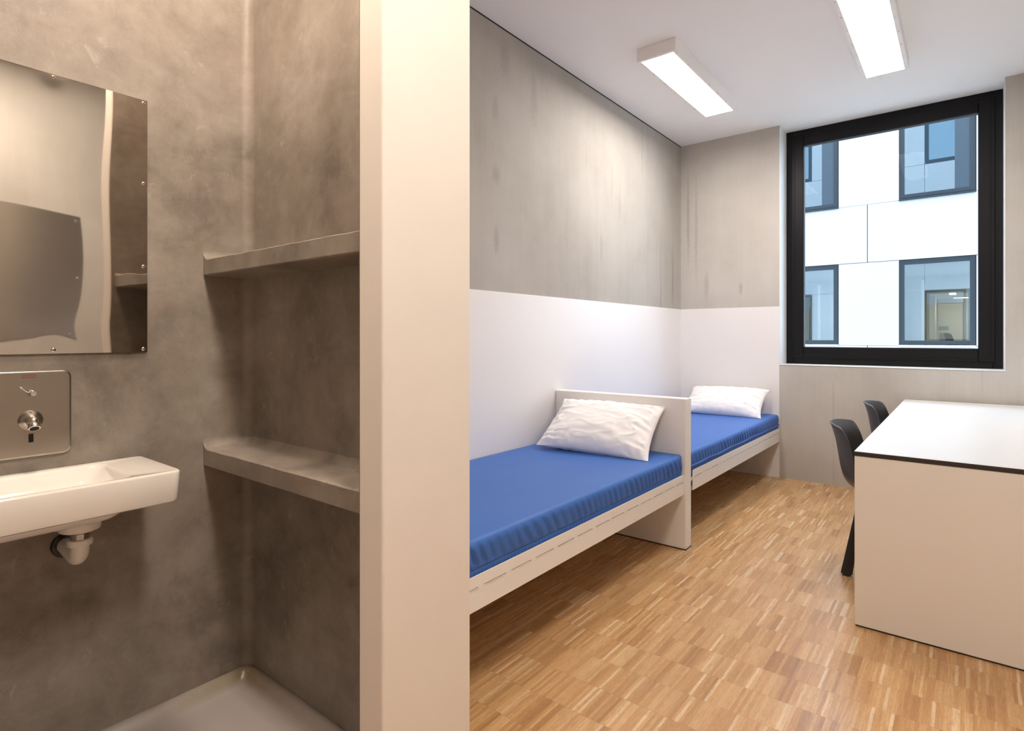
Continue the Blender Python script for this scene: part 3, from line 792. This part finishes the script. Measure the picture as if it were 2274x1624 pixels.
def chair(label, loc, rot):
    root = thing('desk_chair', label, 'chair', (0, 0, 0), 'charcoal shell chairs at the desk')
    # centre-line of the shell, seat front to back top: x, z, half width, curl forward, curl up
    prof = [(0.232, 0.432, 0.185, 0, 0.004), (0.222, 0.448, 0.200, 0, 0.008), (0.170, 0.452, 0.218, 0, 0.014), (0.080, 0.444, 0.226, 0.0, 0.022), (-0.020, 0.436, 0.228, 0.0, 0.034),
            (-0.100, 0.437, 0.226, 0.012, 0.050), (-0.150, 0.452, 0.222, 0.045, 0.060), (-0.182, 0.486, 0.217, 0.075, 0.055), (-0.200, 0.540, 0.212, 0.090, 0.036), (-0.212, 0.610, 0.206, 0.092, 0.014),
            (-0.224, 0.685, 0.200, 0.088, 0.0), (-0.237, 0.738, 0.196, 0.082, -0.004), (-0.248, 0.771, 0.189, 0.076, -0.010), (-0.257, 0.785, 0.178, 0.070, -0.013)]
    def sm(i0):  # Catmull-Rom through the profile
        i = int(i0); f = i0-i; g = lambda k: prof[min(max(k, 0), len(prof)-1)]
        a, b_, c, d = g(i-1), g(i), g(i+1), g(i+2)
        return [0.5*((2*q) + (-p+r_)*f + (2*p-5*q+4*r_-s)*f*f + (-p+3*q-3*r_+s)*f**3) for p, q, r_, s in zip(a, b_, c, d)]
    NU, NV = 52, 28; b = bmesh.new(); g = []
    for i in range(NU+1):
        x, z, w, cf, cu = sm((len(prof)-1)*i/NU*0.9999)
        row = []
        for j in range(NV+1):
            v = 2*j/NV-1; a = abs(v)
            row.append(b.verts.new((x+cf*a**2.2, w*v, z+cu*a**2.4)))
        g.append(row)
    for i in range(NU):
        for j in range(NV): b.faces.new((g[i][j], g[i+1][j], g[i+1][j+1], g[i][j+1]))
    bmesh.ops.recalc_face_normals(b, faces=b.faces[:])
    sh = obj('seat_shell', b, 'chair', root, True)
    md = sh.modifiers.new('thickness', 'SOLIDIFY'); md.thickness = 0.009; md.offset = 0.0
    fr = bmesh.new()
    bx(fr, -0.115, 0.130, -0.135, 0.135, 0.404, 0.4285)
    bmesh.ops.bevel(fr, geom=fr.edges[:], offset=0.006, segments=2, affect='EDGES')
    obj('under_frame', fr, 'chair_leg', root)
    for sx, fx, tx in ((-1, -0.157, -0.095), (1, 0.185, 0.110)):
        for sy in (-1, 1):
            rings = []
            for k in range(9):
                f = k/8; z = 0.412*(1-f)+0.010*f
                cx = tx+(fx-tx)*f; cy = sy*(0.118+(0.165-0.118)*f)
                hw = 0.016+0.0115*f**1.2; hd = 0.014+0.008*f
                # rounded triangle-like section, ridge outwards
                sec = [(-sx*hw*0.55, -sy*hd), (sx*hw*0.75, -sy*hd*0.9), (sx*hw, -sy*hd*0.4), (sx*hw*0.9, sy*hd*0.5), (sx*hw*0.2, sy*hd), (-sx*hw*0.8, sy*hd*0.7), (-sx*hw, 0.0)]
                rings.append([(cx+p, cy+q, z) for p, q in sec])
            lg = obj('leg', loft(rings), 'chair_leg', root, True)
            obj('glide', lathe([(0.017, 0), (0.020, 0.003), (0.020, 0.011)], (fx, sy*0.165, 0), (0, 0, 1), 20), 'chair_leg', lg, True)
    root.location = loc; root.rotation_euler = (0, 0, rot)
    return root
c1 = chair('charcoal shell chair nearest the camera, tucked under the white desk', (-0.333, 3.600, 0), math.radians(0))
c2 = dup_tree(c1, (0.012, 1.225, 0), 'charcoal shell chair farther from the camera, tucked under the desk near the window')
c2.rotation_euler = (0, 0, math.radians(-2))

# ================================================================== CEILING LAMPS
def lamp(label, x0, x1, y0, y1, diff, group='box ceiling lamps'):
    t = thing('ceiling_lamp', label, 'lamp', ((x0+x1)/2, (y0+y1)/2, H), group)
    zb = 3.050
    obj('housing', box(x0, x1, y0, y1, zb+0.0015, H-0.0005, 0.002, 2), 'lamp_box', t)
    ins = 0.0235
    ends = 0.024
    lx, ly = (ins, ends) if (y1-y0) > (x1-x0) else (ends, ins)
    obj('bezel', frame4(x0, x1, y0, y1, lx, ly, zb-0.0010, zb+0.0016), 'lamp_box', t)
    obj('diffuser', box(x0+lx, x1-lx, y0+ly, y1-ly, zb+0.0002, zb+0.0012), diff, t)
    long_y = (y1-y0) > (x1-x0)
    n = 7
    pts = []
    for k in range(n):
        f = 0.04+0.92*k/(n-1)
        if long_y: pts += [(x0+lx*0.5, y0+(y1-y0)*f), (x1-lx*0.5, y0+(y1-y0)*f)]
        else: pts += [(x0+(x1-x0)*f, y0+ly*0.5), (x0+(x1-x0)*f, y1-ly*0.5)]
    pts += [((x0+x1)/2, y0+ly*0.5), ((x0+x1)/2, y1-ly*0.5)] if long_y else [(x0+lx*0.5, (y0+y1)/2), (x1-lx*0.5, (y0+y1)/2)]
    for p in pts:
        obj('screw', lathe([(0.0036, 0.0), (0.0036, 0.0010), (0.002, 0.0018)], (*p, zb-0.0010), (0, 0, -1), 10), 'satin', t, True)
    return t
def frame4(x0, x1, y0, y1, lx, ly, z0, z1):
    b = bmesh.new()
    bx(b, x0, x0+lx, y0, y1, z0, z1); bx(b, x1-lx, x1, y0, y1, z0, z1)
    bx(b, x0+lx, x1-lx, y0, y0+ly, z0, z1); bx(b, x0+lx, x1-lx, y1-ly, y1, z0, z1); return b
lamp('lit white box ceiling lamp above the beds', -1.686, -1.423, 3.430, 4.660, 'diffuser')
lamp('lit white box ceiling lamp above the chairs, cut by the top of the photo', -0.562, -0.298, 3.430, 4.660, 'diffuser')
lamp('warm box ceiling lamp in the hall, outside the bathroom opening', -0.46, 0.16, 0.52, 0.78, 'hall_diffuser', 'hall lamp')

# ================================================================== OUTSIDE
struct('ground_courtyard', box(-40, 40, 5.85, 60, -7.2, -7.0), 'ground')
FY = 17.0
PITCH_X, PITCH_Z = 2.795, 3.59
# this building's own outer skin, mirrored in the panes opposite
def own_facade():
    y0, y1 = YW+0.385, YW+0.425
    b = bmesh.new()
    cols = [-3, -2, -1, 0, 1, 2]
    zlo = -7.0
    for j in range(-2, 4):
        wz0 = WZ0+PITCH_Z*j; wz1 = H+PITCH_Z*j
        for k in cols:
            wx1 = WX1+PITCH_X*k; nx0 = WX0+PITCH_X*(k+1)
            bx(b, wx1, nx0, y0, y1, wz0, wz1)
            bx(b, WX0+PITCH_X*k+0.006, WX0+PITCH_X*(k+1)-0.006, y0, y1, wz1+0.012, wz0+PITCH_Z-0.012)
    yb0, yb1 = y0-0.03, y0-0.012
    for j in range(-2, 4):
        wz0, wz1 = WZ0+PITCH_Z*j, H+PITCH_Z*j
        bx(b2, -10, 7, yb0, yb1, wz1-0.01, wz0+PITCH_Z+0.01)
    return b
b2 = bmesh.new()
fo = struct('wall_outer', own_facade(), 'cladding')
struct('wall_outer_backing', b2, 'seam')
k_ = 2
for j in (0, 1, 2):
    for k in (-2, -1, 0, 1):
        if (j, k) == (0, 0): continue
        x0, x1, z0, z1 = WX0+PITCH_X*k, WX1+PITCH_X*k, WZ0+PITCH_Z*j, H+PITCH_Z*j
        w = struct('window_%d' % k_, frame_ring(x0, x1, z0, z1, 0.14, YW+0.34, YW+0.42, 0.0), 'far_frame'); k_ += 1
        obj('sky_pane', box(x0+0.14, x1-0.14, YW+0.37, YW+0.38, z0+0.14, z1-0.14), 'sky_glass', w)

fb = thing('opposite_building', 'white clad building with black framed windows across the courtyard', 'building', (0, FY, -7.0))
OX0, OX1 = -1.290, 0.180      # a window column opposite
def far_build():
    zT = H+0.015
    obj('wall_core', far_core(), 'seam', fb)
    for j in (-1, 0, 1):
        wz0, wz1 = 1.035+PITCH_Z*j, 3.147+PITCH_Z*j
        for k in (-2, -1, 0, 1):
            a, c = OX0+PITCH_X*k, OX1+PITCH_X*k
            # pier panel right of the window, and the band panel above
            obj('cladding_panel', box(c+0.012, OX0+PITCH_X*(k+1)-0.006, FY, FY+0.05, wz0+0.0, wz1-0.006, 0.003, 1), 'cladding', fb)
            s = -1.962+PITCH_X*k
            obj('cladding_panel', box(s+0.008, s+PITCH_X-0.008, FY, FY+0.05, wz1+0.006, wz0+PITCH_Z-0.006, 0.003, 1), 'cladding', fb)
            if j < 0 or k < -1 or k > 0: 
                if j >= 0 or k in (-1, 0):
                    pass
            if j in (0, 1) and k in (-1, 0, 1):
                z0, z1 = wz0-0.010, wz1-0.010
                f = obj('window', frame_ring(a, c, z0+0.03, z1, 0.108, FY+0.005, FY+0.12, 0.004), 'far_frame', fb)
                obj('pane', box(a+0.10, c-0.10, FY+0.045, FY+0.053, z0+0.135, z1-0.10), 'far_pane' if j else 'low_pane', f)
                obj('sash_bead', frame_ring(a+0.02, c-0.02, z0+0.052, z1-0.02, 0.012, FY-0.002, FY+0.02, 0.002), 'far_frame', f)
                obj('window_sill', box(a-0.005, c+0.005, FY-0.045, FY+0.02, z0-0.012, z0+0.022, 0.003, 1), 'sill' if j == 0 else 'far_frame', f)
                if j == 1:
                    obj('vent_leaf', box(c-0.385, c-0.105, FY+0.02, FY+0.044, z0+0.135, z1-0.10, 0.003, 1), 'flap', f)
                    obj('dark_room', box(a+0.03, c-0.03, FY+0.125, FY+0.135, z0+0.05, z1-0.02), 'seam', f)
def far_core():
    b = bmesh.new(); y0, y1 = FY+0.055, FY+0.30
    for j in (-2, -1, 0, 1):
        wz0, wz1 = 1.035+PITCH_Z*j, 3.147+PITCH_Z*j
        bx(b, -9.6, 6.2, y0, y1, wz1+0.0, wz0+PITCH_Z)
        for k in (-3, -2, -1, 0, 1): bx(b, max(-9.6, OX1+PITCH_X*k), min(6.2, OX0+PITCH_X*(k+1)), y0, y1, wz0, wz1)
    return b
far_build()
# rooms behind the two lower windows
RY = 22.0
struct('wall_far_room', box(-7.5, 3.0, RY, RY+0.2, -0.2, 3.35), 'far_wall')
struct('floor_far_room', box(-7.5, 3.0, FY+0.31, RY, -0.2, 0.0), 'far_wall')
struct('ceiling_far_room', box(-7.5, 3.0, FY+0.31, RY, 3.14, 3.30), 'far_wall')
struct('wall_far_room_divider', box(-2.15, -1.97, FY+0.31, RY, 0.0, 3.14), 'far_wall')
struct('wall_far_room_end', box(0.95, 1.1, FY+0.31, RY, 0.0, 3.14), 'far_wall')
struct('wall_far_room_start', box(-7.5, -7.3, FY+0.31, RY, 0.0, 3.14), 'far_wall')
def far_door(x0, n):
    y = RY
    d = struct('door_%d' % n, frame4z(x0, x0+1.02, 0.0, 2.69, 0.055, y-0.06, y-0.001), 'far_brown')
    obj('transom_panel', box(x0+0.055, x0+0.965, y-0.035, y-0.004, 2.29, 2.635), 'far_wall', d)
    obj('side_panel', box(x0+0.055, x0+0.325, y-0.035, y-0.004, 0.0, 2.25), 'far_beige', d)
    obj('jamb', box(x0+0.325, x0+0.352, y-0.05, y-0.002, 0.0, 2.28), 'far_beige', d)
    lf = obj('door_leaf', box(x0+0.358, x0+0.930, y-0.045, y-0.004, 0.01, 2.262), 'far_beige', d)
    obj('vision_panel', box(x0+0.345+0.02, x0+0.605, y-0.052, y-0.0455, 1.452, 1.580), 'far_green', lf)
    obj('vent_grille', box(x0+0.375, x0+0.585, y-0.052, y-0.0455, 1.06, 1.370), 'far_grey', lf)
def frame4z(x0, x1, z0, z1, w, y0, y1):
    b = bmesh.new(); bx(b, x0, x0+w, y0, y1, z0, z1); bx(b, x1-w, x1, y0, y1, z0, z1); bx(b, x0+w, x1-w, y0, y1, z1-w, z1); return b
far_door(-1.012, 1)
far_door(-5.19, 2)
# glazed partition post in the rooms opposite
for x, lb in ((-3.93, 'pale blue post in the left room across the courtyard'), (-1.075, 'pale blue post in the right room across the courtyard')):
    tag(obj('room_post', box(x, x+0.075, RY-0.42, RY-0.36, 0.0, 3.0, 0.003, 1), 'sill', origin=(x, RY-0.4, 0)), lb, 'post', 'posts in the opposite rooms')
# chair in the right room opposite (a copy of the desk chair)
c3 = dup_tree(c1, (0, 0, 0), 'dark chair behind the lower right window across the courtyard')
c3.location = (-0.20, 18.6, 0.56); c3.rotation_euler = (0, 0, math.radians(20)); c3['group'] = 'chair across the courtyard'
tag(obj('platform', box(-0.9, 0.9, 17.9, 19.6, 0.0, 0.559), 'far_grey', origin=(0, 18.7, 0)), 'grey platform under the chair across the courtyard', 'platform')
for x in (-2.42, 0.62):  # added lamps, hidden behind the piers, to brighten the rooms opposite
    t = thing('room_fill_lamp', 'added warm fill lamp, hidden from view, in the left room opposite' if x < -2 else 'added warm fill lamp, hidden from view, in the right room opposite', 'lamp', (x, 20, 3.14), 'added fill lamps in the opposite rooms')
    obj('housing', box(x-0.13, x+0.13, 19.4, 20.6, 3.07, 3.1395), 'lamp_box', t)
    obj('diffuser', box(x-0.11, x+0.11, 19.42, 20.58, 3.066, 3.0695), 'far_fill', t)
